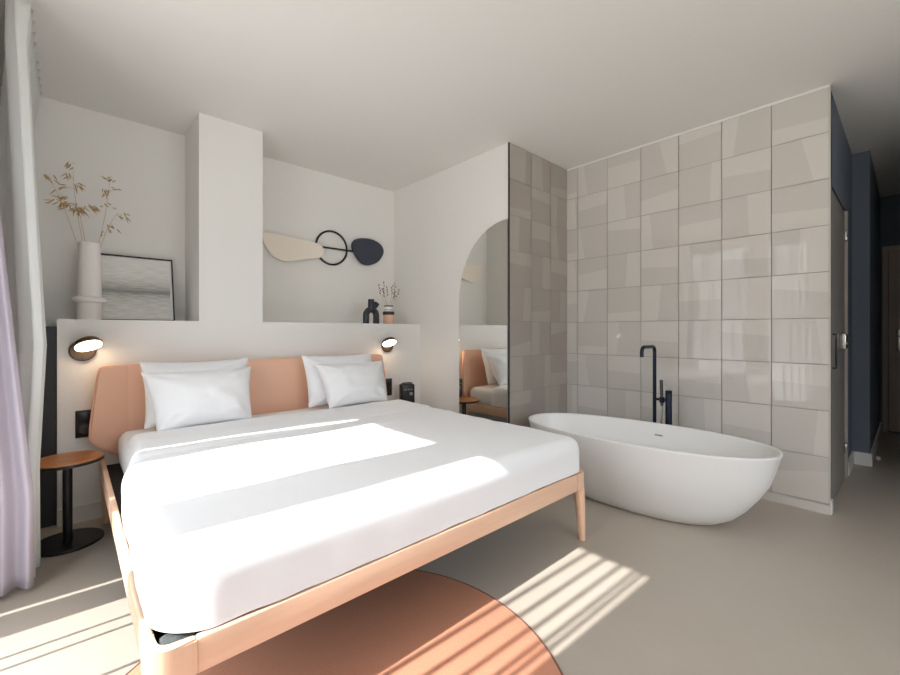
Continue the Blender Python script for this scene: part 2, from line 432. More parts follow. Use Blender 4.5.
# windows ----------------------------------------------------------------
def window(n, y0, y1, z0, z1, bars, posts=(), bw=.011):
    x = WOUT+.02
    b = bmesh.new(); f = .03
    box(b, WOUT, WOUT+.05, y0, y0+.012, z0, z1); box(b, WOUT, WOUT+.05, y1-.012, y1, z0, z1)
    box(b, WOUT, WOUT+.05, y0+.012, y1-.012, z0, z0+.03); box(b, WOUT, WOUT+.05, y0+.012, y1-.012, z1-.012, z1)
    for a, c in posts: box(b, WOUT, WOUT+.05, a, c, z0+.03, z1-.012)
    w = new('window_%d' % n, b, 'frame_grey', smooth=0); w['kind'] = 'structure'
    b = bmesh.new(); box(b, x-.002, x+.002, y0+.012, y1-.012, z0+.03, z1-.012); new('pane', b, 'pane', w, 0)
    for yy in bars:
        b = bmesh.new(); box(b, x-.012, x+.012, yy-bw, yy+bw, z0+.03, z1-.012); new('shadow_bar', b, 'frame_grey', w, 0)  # unseen upright bars, added to cast the thin stripes across the sun patches
window(1, *WINS[1], (2.215, 2.14, 1.885), ((2.365, 2.542),), .007)
window(2, *WINS[0], (1.245, 1.155, 1.07, 1.0, .965))

# ------------------------------------------------------------------ bed
bed = thing('bed', 'double bed with pale oak frame, tapered legs and peach winged headboard', 'bed', (0, 0, 0))
BX0, BX1, BY0, BY1 = .138, 2.176, 1.228, 3.40
RZ0, RZ1, RT = .298, .392, .027
def rail(x0, x1, y0, y1, m, name='side_rail'):
    return new(name, bbox(x0, x1, y0, y1, RZ0, RZ1, .006, 3), m, bed)
rail(BX0+.004, BX0+RT, BY0+.1055, BY1, 'oak_y'); rail(BX1-RT, BX1-.004, BY0+.1055, BY1, 'oak_y')
rail(BX0+.1055, BX1-.1055, BY0+.003, BY0+RT, 'oak', 'foot_rail')
def corner(sx, sy):
    """leg: rounded corner of the frame with a tapered round leg grown out of it; local corner at origin, frame extends +x,+y"""
    b = bmesh.new(); R = .060; n = 12; e = .106
    outer = [(e, 0)] + [(R-R*math.sin(t*PI/2/n), R-R*math.cos(t*PI/2/n)) for t in range(n+1)] + [(0, e)]
    ri = R-RT if R > RT else .004
    inner = [(RT, e)] + [(RT+.03-.03*math.cos(t*PI/2/n), RT+.03-.03*math.sin(t*PI/2/n)) for t in range(n+1)] + [(e, RT)]
    pts = outer+inner
    prism(b, pts, lambda p: (p[0], p[1], RZ0), lambda p: (p[0], p[1], RZ1))
    bmesh.ops.bevel(b, geom=[ed for ed in b.edges if abs(ed.verts[0].co.z-ed.verts[1].co.z) < 1e-6], offset=.005, segments=2, affect='EDGES')
    # tapered leg, wider and squarer where it meets the frame
    lv = [(.31, .0275, .036), (.292, .0295, .036), (.275, .0290, .0345), (.22, .0270, .0315), (.1, .0225, .0275), (.0, .0185, .0240)]
    rings = []; m = 24
    for z, r, c in lv:
        ex = 2.2
        ring = []
        for k in range(m):
            t = 2*PI*k/m; cx, sx_ = math.cos(t), math.sin(t)
            q = r/((abs(cx)**ex+abs(sx_)**ex)**(1/ex))
            ring.append(b.verts.new((c+q*cx, c+q*sx_, z)))
        rings.append(ring)
    for i in range(len(rings)-1):
        for k in range(m): b.faces.new((rings[i][k], rings[i+1][k], rings[i+1][(k+1) % m], rings[i][(k+1) % m]))
    b.faces.new(rings[0]); b.faces.new(rings[-1][::-1])
    x = BX0 if sx > 0 else BX1; y = BY0 if sy > 0 else BY1
    for v in b.verts: v.co = (x+sx*v.co.x, y+sy*v.co.y, v.co.z)
    bmesh.ops.recalc_face_normals(b, faces=b.faces[:])
    new('leg', b, 'oak_z', bed)
corner(1, 1); corner(-1, 1)
for x in (BX0+.036, BX1-.036):
    b = bmesh.new(); lathe(b, [(.018, 0), (.024, .12), (.03, .26), (.031, .34)], 24, (x, 3.34, 0)); new('leg', b, 'oak_z', bed)
b = bbox(BX0+RT, BX1-RT, BY0+RT, BY1-.03, .31, .345); new('slat_base', b, 'slat', bed)
# headboard: flat middle and two wings folded forward
YHB = 3.425
def hb_panel(outline, fy, thick=.042):
    b = bmesh.new()
    prism(b, outline, lambda p: (p[0], fy(p[0])+thick, p[1]), lambda p: (p[0], fy(p[0]), p[1]))
    bmesh.ops.recalc_face_normals(b, faces=b.faces[:])
    bmesh.ops.bevel(b, geom=[e for e in b.edges if e.calc_face_angle(0) > .9 and not any(abs(e.verts[0].co.x-q)+abs(e.verts[1].co.x-q) < 1e-3 for q in (.285, 2.05))], offset=.012, segments=4, affect='EDGES')
    return b
hb = new('headboard', hb_panel([(.285, .33), (2.05, .33), (2.05, .965), (.285, .965)], lambda x: YHB-.042), 'leather', bed)
def wing(sgn):
    w = [(0, .36), (.045, .385), (.09, .425), (.14, .470), (.166, .500), (.178, .535), (.176, .60), (.158, .80), (.140, .935), (.132, .956), (.115, .965), (0, .965)]
    c = .285 if sgn < 0 else 2.05
    pts = [(c+sgn*p[0], p[1]) for p in w]
    if sgn < 0: pts = [(c-(c-q[0])*1.10, q[1]) for q in pts]
    fy = lambda x: YHB-.042-.065*(abs(x-c)/.17)**1.4
    new('wing', hb_panel(pts, fy), 'leather', hb)
wing(-1); wing(1)

# mattress + duvet
def wrinkle(bm, amp, sc, seed, zmin=None):
    for v in bm.verts:
        p = v.co
        n = noise.noise(Vector((p.x*sc[0]+seed, p.y*sc[1], p.z*sc[2])))+.5*noise.noise(Vector((p.x*sc[0]*2.3, p.y*sc[1]*2.3+seed, p.z*sc[2]*2.3)))
        v.co += v.normal*(n*amp)
bm = rounded_box(.225, 2.135, 1.30, 3.33, .347, .560, .06, .04); bm.normal_update(); wrinkle(bm, .003, (3, 2.2, 3), 3)
tag(new('mattress', bm, 'sheet', smooth=80), 'mattress in white fitted sheet below the pillows at the headboard end', 'mattress')
DX0, DX1, DY0, DY1, DZ = .150, 2.152, 1.238, 3.0, .590
bm = rounded_box(DX0, DX1, DY0, DY1, .30, DZ, .072, .022)
bmesh.ops.delete(bm, geom=[f for f in bm.faces if f.calc_center_median().z < .395], context='FACES')
bm.normal_update()
low = min(v.co.z for v in bm.verts)
def sstep(a, b_, x):
    t = max(0, min(1, (x-a)/(b_-a))); return t*t*(3-2*t)
for v in list(bm.verts):
    p = v.co.copy()
    top = max(0, min(1, (p.z-.50)/.08))
    if p.z < low+.002: p.z = .399
    n1 = noise.noise(Vector((p.x*1.6+4, p.y*5.5, 0))); n2 = noise.noise(Vector((p.x*4.2, p.y*10, p.z*5+7)))
    n3 = noise.noise(Vector((p.x*2.2+9, p.y*2.2, p.z*3)))
    off = (n1*.005+n2*.003)*top+n3*.006
    if p.z < .50: off += .007*noise.noise(Vector((p.x*6, p.y*6, 2)))*(1-top)
    if p.z < .42: off = min(off, .004)
    q = p+v.normal*off
    # a soft step where the top is folded back, running a little askew
    yl = 2.44+.10*(p.x-.2)/1.9+.010*noise.noise(Vector((p.x*5, 0, 3)))
    st = sstep(yl-.012, yl+.028, p.y)
    q.z += top*(.012*st-.004*math.exp(-((p.y-yl+.02)/.02)**2))
    # a second faint crease
    q.z += top*.005*math.exp(-((p.y-2.30-.02*math.sin(p.x*3))/.03)**2)*sstep(.3, .6, p.x)
    # draws in towards the head on the window side
    k = sstep(2.2, 2.75, p.y)*.078+sstep(1.3, 2.2, p.y)*.012
    q.x += k*max(0, 1-(p.x-DX0)/.5)
    # generous corner at the foot
    Rr = .165; cx, cy = DX0+Rr, DY0+Rr
    if q.x < cx and q.y < cy:
        dx, dy = q.x-cx, q.y-cy; dd = math.hypot(dx, dy)
        if dd > Rr: q.x, q.y = cx+dx*Rr/dd, cy+dy*Rr/dd
    if p.y < 1.35 and p.z < .44:
        q.z += -.002+.005*noise.noise(Vector((p.x*9, 1, 1)))
    v.co = q
bmesh.ops.smooth_vert(bm, verts=[v for v in bm.verts if v.co.z > .43], factor=.4, use_axis_x=True, use_axis_y=True, use_axis_z=True)
dv = tag(new('duvet', bm, 'linen', smooth=80), 'white duvet tucked over the mattress, crossed by bright sun bands', 'duvet')
sm_ = dv.modifiers.new('smooth', 'SUBSURF'); sm_.levels = 1; sm_.render_levels = 1
# scrap of grey felt pad showing in the frame's corner
bm = rounded_box(.172, .25, 1.262, 1.32, .347, .388, .015, .008); bm.normal_update(); wrinkle(bm, .008, (40, 40, 40), 1)
tag(new('felt_pad', bm, 'lint', smooth=80), 'crumpled grey felt pad in the bed frame corner below the duvet', 'felt pad')

# pillows
def pillow(name, w, h, t, loc, tilt, rz, label, seed, taper=.085):
    b = bmesh.new(); N, K = 44, 30
    grid = {}
    for s in (1, -1):
        for i in range(N+1):
            for j in range(K+1):
                edge = i in (0, N) or j in (0, K)
                if edge and s < 0: grid[(s, i, j)] = grid[(1, i, j)]; continue
                u, v = 2*i/N-1, 2*j/K-1
                px = u*(w/2)*(1-.055*(1-v*v)*abs(u)**3)*(1+taper*v)
                pz = v*(h/2)*(1-.075*(1-u*u)*abs(v)**3)
                f = max(0, (1-abs(u)**2.6))**.55*max(0, (1-abs(v)**2.4))**.6
                wr = noise.noise(Vector((u*2.6+seed, v*2.2, s)))*.014+noise.noise(Vector((u*5+seed, v*4, s)))*.002
                # radiating creases from the corners
                cr = 0
                for cu in (-1, 1):
                    for cv in (-1, 1):
                        du, dv_ = u-cu, v-cv; rr = math.hypot(du, dv_)
                        cr += math.sin(math.atan2(dv_, du)*9+seed)*.0085*math.exp(-((rr-.38)/.28)**2)
                py = s*(t/2*f*(1-.10*v)+(wr+cr)*min(1, f*1.6))
                # sag: the bottom is fuller
                grid[(s, i, j)] = b.verts.new((px, -py, pz))
    for s in (1, -1):
        for i in range(N):
            for j in range(K):
                q = (grid[(s, i, j)], grid[(s, i+1, j)], grid[(s, i+1, j+1)], grid[(s, i, j+1)])
                b.faces.new(q if s > 0 else q[::-1])
    bmesh.ops.recalc_face_normals(b, faces=b.faces[:])
    o = new(name, b, 'linen', smooth=80)
    o.location = loc; o.rotation_euler = (-tilt, 0, rz)
    return tag(o, label, 'pillow', 'bed pillows')
pillow('pillow', .63, .42, .16, (.650, 3.205, .785), math.radians(15), 0, 'white pillow against the headboard, rear one nearer the round wooden table', 1, .02)
pillow('pillow', .59, .385, .22, (.645, 3.055, .757), math.radians(26), math.radians(3), 'white pillow in front of another, nearer the round wooden table', 5)
pillow('pillow', .63, .42, .16, (1.690, 3.205, .785), math.radians(15), 0, 'white pillow against the headboard, rear one nearer the arched mirror', 9, .02)
pillow('pillow', .58, .37, .22, (1.735, 3.055, .755), math.radians(24), math.radians(0), 'white pillow in front of another, nearer the arched mirror', 14)

# ------------------------------------------------------------------ rug
bm = bmesh.new(); lathe(bm, [(.742, 0.0005), (.749, .002), (.749, .010), (.743, .013)], 160, (.627, 1.222, 0))
rug = tag(new('rug', bm, 'rug'), 'round terracotta rug on the floor under the foot of the bed', 'rug')
bm = bmesh.new(); n = 160; R = .7475
tube(bm, [(.627+R*math.cos(2*PI*k/n), 1.222+R*math.sin(2*PI*k/n), .0085) for k in range(n+1)], .0058, 8)
new('stitched_edge', bm, 'bud', rug)

# ------------------------------------------------------------------ side tables
def side_table(loc, label):
    t = thing('side_table', label, 'table', loc, 'bedside tables')
    b = bmesh.new(); lathe(b, [(.155, .448), (.160, .450), (.160, .464)], 72)
    b.faces.ensure_lookup_table()
    new('table_edge', b, 'blackmetal', t)
    b = bmesh.new(); lathe(b, [(.154, .464), (.157, .4645), (.156, .470), (.154, .4715)], 72); new('table_top', b, 'wood_top', t)
    b = bmesh.new(); lathe(b, [(.021, .012), (.021, .448)], 24); new('pole', b, 'blackmetal', t)
    b = bmesh.new(); lathe(b, [(.155, 0), (.158, .002), (.158, .010), (.154, .013)], 72); new('base', b, 'blackmetal', t)
    return t
st = side_table((-.004, 3.165, 0), 'round side table with wood top and black pedestal beside the curtain')
dup(st, 'round side table mostly hidden behind the bed, seen in the arched mirror', (2.390, 3.135, 0))

# portable radio on the hidden table
r = thing('tabletop_radio', 'small black boxy device with dials on the side table beyond the bed', 'radio', (2.398, 3.245, .472), rz=math.radians(-18))
new('body', bbox(-.066, .066, -.045, .045, .008, .205, .014, 3), 'plastic', r)
b = bmesh.new(); tube(b, [(-.05, 0, .200), (-.05, 0, .209), (-.035, 0, .214), (.035, 0, .214), (.05, 0, .209), (.05, 0, .200)], .006); new('handle', b, 'plastic', r)
b = bmesh.new()
for x in (-.03, .0, .03): box(b, x-.009, x+.009, -.0465, -.044, .150, .160)
new('button', b, 'grey', r)
b = bmesh.new(); lathe(b, [(.016, 0), (.016, .012), (.012, .014)], 20); bmesh.ops.rotate(b, verts=b.verts[:], matrix=Matrix.Rotation(PI/2, 3, 'X')); bmesh.ops.translate(b, verts=b.verts[:], vec=(.025, -.045, .115)); new('dial', b, 'grey', r)
for x in (-.05, .05):
    b = bmesh.new(); lathe(b, [(.010, 0), (.010, .009)], 12, (x, 0, 0)); new('foot', b, 'plastic', r)

# ------------------------------------------------------------------ wall lamps
def wall_lamp(px, pz, n, label, off):
    t = thing('wall_lamp', label, 'lamp', (px, YS, pz), 'bedside wall lamps')
    b = bmesh.new(); lathe(b, [(.066, 0), (.066, .016), (.060, .021)], 48)
    bmesh.ops.rotate(b, verts=b.verts[:], matrix=Matrix.Rotation(PI/2, 3, 'X')); new('wall_plate', b, 'bronze', t)
    n = Vector(n).normalized(); c = Vector(off)
    b = bmesh.new(); tube(b, [(0, -.015, .0), tuple(c*.6+Vector((0, 0, .006))), tuple(c-n*.02)], .012); new('arm', b, 'bronze', t)
    rot = Vector((0, 0, 1)).rotation_difference(-n).to_matrix().to_4x4()
    b = bmesh.new()
    prof = [(.069, 0), (.072, .003), (.071, .012), (.065, .026), (.051, .038), (.03, .046), (.008, .049)]
    lathe(b, prof, 48)
    b.transform(Matrix.Translation(c) @ rot); sh = new('lamp_shade', b, 'bronze', t)
    b = bmesh.new(); lathe(b, [(.065, -.005), (.066, -.001), (.065, .0)], 48); b.transform(Matrix.Translation(c) @ rot); new('diffuser', b, 'glow', t)
    b = bmesh.new(); tube(b, [(-.004, -.021, -.048), (-.004, -.029, -.048)], .005); new('switch', b, 'blackmetal', t)
    return t
wall_lamp(.066, 1.062, (.22, -.46, -.86), 'glowing bronze dome lamp on the wall below the white vase', (.024, -.075, .030))
wall_lamp(2.318, 1.040, (-.05, -.5, -.86), 'glowing bronze dome lamp on the wall below the black arch sculpture', (-.022, -.075, .026))

def outlet(cx, cz, label):
    t = thing('power_outlet', label, 'power outlet', (cx, YS, cz), 'bedside power outlets')
    new('cover_plate', bbox(-.042, .042, -.010, 0, -.084, .084, .003), 'bronzedark', t)
    for s in (1, -1):
        new('insert', bbox(-.034, .034, -.013, -.009, s*.04-.034, s*.04+.034, .002), 'plastic', t)
    b = bmesh.new(); lathe(b, [(.019, 0), (.02, .003), (.017, .003)], 24); b.transform(Matrix.Translation((0, -.013, -.04)) @ Matrix.Rotation(PI/2, 4, 'X')); new('socket', b, 'bronzedark', t)
    return t
o1 = outlet(.073, .604, 'black double power outlet on the wall above the round wooden table')
dup(o1, 'black power outlet peeking out behind the headboard near the black radio', (2.330, YS, .630))

# ------------------------------------------------------------------ ledge objects
ZL = SLEDGE
b = bmesh.new()
lathe(b, [(.058, 0), (.064, .004), (.065, .02), (.066, .08), (.066, .112), (.068, .116), (.086, .122), (.092, .132), (.092, .142), (.085, .150), (.068, .156), (.064, .160),
          (.0635, .20), (.061, .35), (.058, .50), (.056, .518), (.052, .521), (.047, .518), (.046, .50), (.048, .2), (.04, .18)], 64, (0, 0, 0))
va = tag(new('tall_vase', b, 'vase', loc=(.104, 3.72, ZL)), 'tall white vase with a ring collar on the wall ledge', 'vase')

def stem_pts(p0, p1, bend, n=9):
    p0, p1 = Vector(p0), Vector(p1)
    out = []
    for k in range(n):
        t = k/(n-1); q = p0.lerp(p1, t); q += Vector(bend)*math.sin(t*PI/2)*t*(1-t)*2
        out.append(q)
    return out
def grain(b, p, d, l, r):
    d = Vector(d).normalized(); p = Vector(p)
    tube(b, [p, p+d*l*.3, p+d*l*.65, p+d*l], [r*.35, r, r*.75, r*.12], 6)
gr = thing('dried_grass', 'dried oat grass stems with drooping seed heads in the tall white vase', 'dried plant', (.104, 3.72, ZL+.45))
def grass_stalk(tip, base, drops, bend, seed):
    random.seed(seed)
    b = bmesh.new(); pts = stem_pts(base, tip, bend, 12); tube(b, pts, [.0014]*8+[.0012, .0011, .001, .0008], 6); s_ = new('stem', b, 'grass_stem', gr)
    b = bmesh.new()
    for (q, m, spread, ln) in drops:
        q = Vector(q)
        for k in range(int(m*1.8)):
            d = Vector((random.uniform(-1, 1), random.uniform(-.5, .5), random.uniform(-.8, .25))); d.normalize()
            if spread is not None: d = (Vector(spread)+d*.55).normalized()
            pp = q+Vector((random.uniform(-.028, .028), random.uniform(-.02, .02), random.uniform(-.02, .02)))
            grain(b, pp, d, ln*random.uniform(.6, 1.05), .0038*random.uniform(.8, 1.2))
    # hair stalks to the drops
    for (q, m, spread, ln) in drops:
        j = min(pts, key=lambda s: (s-Vector(q)).length+max(0, s.z-q[2])*1.5)
        tube(b, [j, (j+Vector(q))/2+Vector((0, 0, .008)), Vector(q)], .0009, 5)
    new('seed_head', b, 'grass', s_)
def gp(px, py, Y=3.72):            # ledge-plane point from where it stands in the photograph, relative to the stems' base
    u = (px-450)/418.76; v = (py-331.255)/418.76
    c, s = math.cos(.73884), math.sin(.73884)
    dx, dy, dz = s+u*c, c-u*s, -v
    t = Y/dy
    return (dx*t-.104, Y-3.72, 1.18+dz*t-(ZL+.45))
B0 = (-.02, 0, -.05)
grass_stalk(gp(73, 162, 3.70), (-.02, .01, -.05), [(gp(74, 164, 3.70), 3, (.1, 0, -.6), .05), (gp(68, 174, 3.70), 3, (-.2, 0, -.8), .05), (gp(80, 186, 3.74), 5, (.6, 0, -.5), .05), (gp(62, 187), 3, (-.9, 0, -.25), .055)], (-.03, 0, 0), 1)
grass_stalk(gp(48, 178, 3.66), (-.03, -.01, -.05), [(gp(48, 176, 3.66), 4, (.8, 0, -.45), .05), (gp(63, 196, 3.66), 4, (-.8, 0, -.2), .055), (gp(56, 200, 3.66), 3, (-.9, 0, -.3), .05)], (.0, 0, .12), 2)
grass_stalk(gp(78, 205, 3.74), (0, .02, -.05), [(gp(72, 205, 3.74), 7, (-.4, 0, -.6), .06), (gp(80, 208, 3.70), 8, (.2, 0, -.8), .06), (gp(90, 207, 3.74), 5, (.9, 0, -.3), .055), (gp(66, 204, 3.78), 5, (-.7, 0, -.5), .05)], (-.01, 0, .05), 3)
grass_stalk(gp(110, 178, 3.74), (.03, .0, -.05), [(gp(110, 180, 3.74), 4, (0, 0, .4), .04), (gp(107, 192, 3.74), 5, (.2, 0, -.5), .045), (gp(114, 190, 3.74), 2, (.9, 0, .1), .035), (gp(108, 204, 3.74), 3, (.1, 0, -.4), .03)], (.02, 0, -.02), 4)
grass_stalk(gp(118, 213, 3.70), (.025, -.02, -.05), [(gp(122, 215, 3.70), 4, (.7, 0, -.5), .045), (gp(112, 228, 3.70), 4, (.6, 0, -.6), .045), (gp(104, 232, 3.70), 2, (0, 0, -.7), .03)], (-.01, 0, .06), 5)

# leaning picture
pic = thing('framed_picture', 'black and white seascape print in a thin black frame, leaning behind the vase', 'picture', (.378, 3.80, ZL))
W2, PH, fr = .226, .497, .009
b = bmesh.new()
box(b, -W2, -W2+fr, -.012, .010, 0, PH); box(b, W2-fr, W2, -.012, .010, 0, PH); box(b, -W2+fr, W2-fr, -.012, .010, 0, fr); box(b, -W2+fr, W2-fr, -.012, .010, PH-fr, PH)
box(b, -W2+fr, W2-fr, .004, .010, fr, PH-fr)
parts = [new('frame', b, 'blackmetal', pic)]
b = bmesh.new(); box(b, -W2+fr, W2-fr, -.002, .004, fr, PH-fr); parts.append(new('mat_board', b, 'paper', pic))
b = bmesh.new(); box(b, -W2+fr+.014, W2-fr-.014, -.004, -.002, fr+.014, PH-fr-.012); parts.append(new('print', b, 'sea', pic))
pic.rotation_euler = (math.radians(-13.5), 0, 0)

# wall sculpture
sc = thing('wall_sculpture', 'cream paddle, black ring and navy oval joined as a wall sculpture', 'wall art', (1.924, YB, 2.028))
def ps(pts): return [(p[0]-1.9, p[1]-2.02) for p in pts]
def slab(name, pts, y0, y1, m, per=6, bev=.004):
    b = bmesh.new(); prism(b, pts, lambda p: (p[0], y1, p[1]), lambda p: (p[0], y0, p[1]))
    bmesh.ops.recalc_face_normals(b, faces=b.faces[:])
    if bev: bmesh.ops.bevel(b, geom=[e for e in b.edges if abs(e.verts[0].co.y-e.verts[1].co.y) < 1e-6], offset=bev, segments=2, affect='EDGES')
    return new(name, b, m, sc)
pad = ps([(1.255, 2.072), (1.52, 2.056), (1.775, 2.034), (1.825, 2.015), (1.846, 1.972), (1.830, 1.915), (1.786, 1.890), (1.65, 1.862), (1.50, 1.822), (1.42, 1.826), (1.345, 1.870), (1.28, 1.95), (1.250, 2.03)])
pp = [pad[0]]+spline(pad[1:]+[], 5, closed=False)
slab('paddle', pp, -.050, -.026, 'cream')
ov = spline(ps([(2.153, 2.055), (2.19, 2.13), (2.306, 2.163), (2.43, 2.158), (2.52, 2.115), (2.548, 2.045), (2.50, 1.955), (2.42, 1.90), (2.335, 1.878), (2.265, 1.895), (2.20, 1.96)]), 6)
slab('oval', ov, -.050, -.022, 'navy', bev=.008)
b = bmesh.new(); n = 72
tube(b, [(.045+.168*math.cos(2*PI*k/n), -.014, -.005+.168*math.sin(2*PI*k/n)) for k in range(n+1)], .0100, 10); new('ring', b, 'blackmetal', sc)
b = bmesh.new(); box(b, -.12, .30, -.022, -.008, -.017, -.001); new('bar', b, 'blackmetal', sc)
for x in (-.35, .43):
    b = bmesh.new(); tube(b, [(x, -.03, -.03), (x, 0, -.03)], .008, 8); new('spacer', b, 'blackmetal', sc)

# black arch sculpture
t = thing('arch_sculpture', 'black ceramic arch sculpture with an upright neck on the ledge', 'sculpture', (2.235, 3.62, ZL))
b = bmesh.new(); r = .031
arc = [(-.060, 0, 0), (-.060, 0, .05)]+[(-.002-.058*math.cos(k*PI/10), 0, .085+.058*math.sin(k*PI/10)) for k in range(11)]+[(.056, 0, .05), (.056, 0, 0)]
tube(b, arc, r, 20); new('arch', b, 'darkceramic', t)
b = bmesh.new(); tube(b, [(-.002, 0, .13), (-.002, 0, .245)], [.033, .031], 20); new('neck', b, 'darkceramic', t)
b = bmesh.new(); tube(b, [(.0, 0, .16), (.04, -.004, .178), (.062, -.006, .208)], [.024, .026, .028], 16); new('spout', b, 'darkceramic', t)

# banded vase with stems
b = bmesh.new()
pr = [(.046, 0), (.054, .004), (.056, .05), (.054, .090), (.056, .095), (.060, .100), (.060, .122), (.052, .130), (.050, .134), (.050, .142), (.050, .147), (.050, .172), (.050, .178), (.050, .188), (.044, .191), (.042, .185), (.04, .15)]
lathe(b, pr, 40, cap=True, mi=[0, 0, 0, 0, 1, 1, 1, 2, 2, 1, 2, 2, 1, 1, 2, 2, 2])
tag(new('banded_vase', b, ['peach', 'darkceramic', 'vase'], loc=(2.440, 3.62, ZL)), 'small peach vase with black and white bands beside the black arch sculpture', 'vase')
dr = thing('dried_flowers', 'dried budding twigs in the small banded vase', 'dried plant', (2.440, 3.62, ZL+.16))
random.seed(21)
for k, (dx, dz) in enumerate([(-.11, .225), (-.075, .25), (-.045, .19), (.0, .215), (.04, .235), (.09, .255), (.14, .20), (.10, .17)]):
    base = (dx*.12, random.uniform(-.015, .015), -.03); tip = (dx, random.uniform(-.05, .05), dz)
    pts = stem_pts(base, tip, (dx*.3, 0, .02), 7)
    b = bmesh.new(); tube(b, pts, .0016, 5); s_ = new('stem', b, 'grass_stem', dr)
    b = bmesh.new()
    for q in range(4):
        p = pts[-1]+(pts[-3]-pts[-1])*(q*.35)
        grain(b, p, (random.uniform(-.7, .7), random.uniform(-.4, .4), random.uniform(.2, .9)), .026, .006)
    new('bud', b, 'bud', s_)

# ------------------------------------------------------------------ arched mirror
y0, y1, zc, ry, rz_ = 2.276, 2.858, 1.472, .582, .652
pts = [(y0, .10), (y1, .10)]+[(y0+ry*math.cos(k*PI/2/40), zc+rz_*math.sin(k*PI/2/40)) for k in range(41)]
mr = thing('arched_mirror', 'tall half-arch mirror on the white wall beside the tiles', 'mirror', (XM, 0, 0))
b = bmesh.new(); prism(b, pts, lambda p: (-.003, p[0], p[1]), lambda p: (-.009, p[0], p[1])); bmesh.ops.recalc_face_normals(b, faces=b.faces[:]); new('mirror_glass', b, 'mirror', mr, 20)
b = bmesh.new(); prism(b, [(p[0], p[1]) for p in pts], lambda p: (0, p[0], p[1]), lambda p: (-.003, p[0], p[1])); bmesh.ops.recalc_face_normals(b, faces=b.faces[:]); new('backing', b, 'grey', mr, 20)

# ------------------------------------------------------------------ bathtub
tb = thing('bathtub', 'freestanding white oval bathtub in front of the tiled wall', 'bathtub', (2.902, 1.288, 0), rz=math.radians(3.4))
A, B_, ZR = .378, .812, .488
def ring(bm, a, b, z, n=96, ex=2.25, dz=0):
    out = []
    for k in range(n):
        t = 2*PI*k/n; c, s = math.cos(t), math.sin(t)
        q = 1/((abs(c)**ex+abs(s)**ex)**(1/ex))
        out.append(bm.verts.new((a*q*c, b*q*s, z)))
    return out
b = bmesh.new()
prof = [(.0, .0, .0), (.44, .50, .0), (.52, .58, .004), (.57, .63, .018), (.67, .725, .065), (.76, .80, .13), (.85, .87, .21), (.925, .934, .30), (.965, .968, .39), (.99, .990, .46), (.999, .999, .478), (1.0, 1.0, .486), (.994, .997, .4895), (.962, .982, .4895), (.953, .977, .486), (.946, .972, .475), (.90, .94, .38), (.83, .885, .26), (.74, .81, .16), (.62, .70, .105), (.40, .48, .09), (.12, .10, .085)]
rings = [ring(b, A*p[0], B_*p[1], p[2]) for p in prof[1:]]
for i in range(len(rings)-1):
    for k in range(96): b.faces.new((rings[i][k], rings[i][(k+1) % 96], rings[i+1][(k+1) % 96], rings[i+1][k]))
b.faces.new(rings[0][::-1]); b.faces.new(rings[-1])
new('tub_shell', b, 'tub', tb, 60)
b = bbox(-.028, .028, -.004, .004, -.007, .007, .003); b.transform(Matrix.Translation((.345, -.05, .405)) @ Matrix.Rotation(math.radians(90), 4, 'Z') @ Matrix.Rotation(math.radians(-14), 4, 'X'))
new('overflow_slot', b, 'chrome', tb)
b = bmesh.new(); lathe(b, [(.035, .0855), (.035, .090), (.03, .093)], 32); new('drain', b, 'chrome', tb)

# ------------------------------------------------------------------ bath tap
tp = thing('bath_tap', 'dark blue floor-standing bath tap behind the tub', 'tap', (3.43, 1.360, 0))
b = bmesh.new(); r = .0135; R = .04
pts = [(0, 0, .01), (0, 0, 1.06-R)]+[(-R+R*math.cos(k*PI/16), 0, 1.06-R+R*math.sin(k*PI/16)) for k in range(1, 9)]
L_ = .235
pts += [(-L_+R-R*math.sin(k*PI/16), 0, 1.06-R+R*math.cos(k*PI/16)) for k in range(0, 9)]+[(-L_, 0, .985)]
tube(b, pts, r, 18); new('spout_pipe', b, 'tap', tp)
b = bmesh.new(); lathe(b, [(.05, 0), (.05, .008), (.016, .012)], 32); new('floor_flange', b, 'tap', tp)
b = bmesh.new(); lathe(b, [(.024, .0), (.024, .690), (.0235, .692), (.0235, .698), (.024, .70), (.024, .718), (.021, .721)], 32, (0, -.105, 0)); new('mixer_column', b, 'tap', tp)
b = bmesh.new(); tube(b, [(0, 0, .646), (0, -.10, .646)], .010, 14); new('crossbar', b, 'tap', tp)
hs = bmesh.new(); tube(hs, [(-.012, -.060, .60), (-.012, -.060, .63), (-.012, -.058, .68), (-.012, -.055, .80)], [.010, .012, .011, .012], 14); hsh = new('hand_shower', hs, 'steel_dark', tp)
b = bmesh.new(); tube(b, [(0, -.060, .646), (-.02, -.060, .646)], .008, 10); tube(b, [(-.012, -.060, .625), (-.012, -.060, .668)], .019, 16); new('holder', b, 'tap', tp)
b = bmesh.new(); tube(b, spline([(-.012, -.060, .60), (-.014, -.058, .50), (-.02, -.05, .36), (-.02, -.045, .22), (-.015, -.055, .17), (-.01, -.075, .22), (-.008, -.095, .36)], 8, False), .006, 10); new('hose', b, 'chrome', hsh)

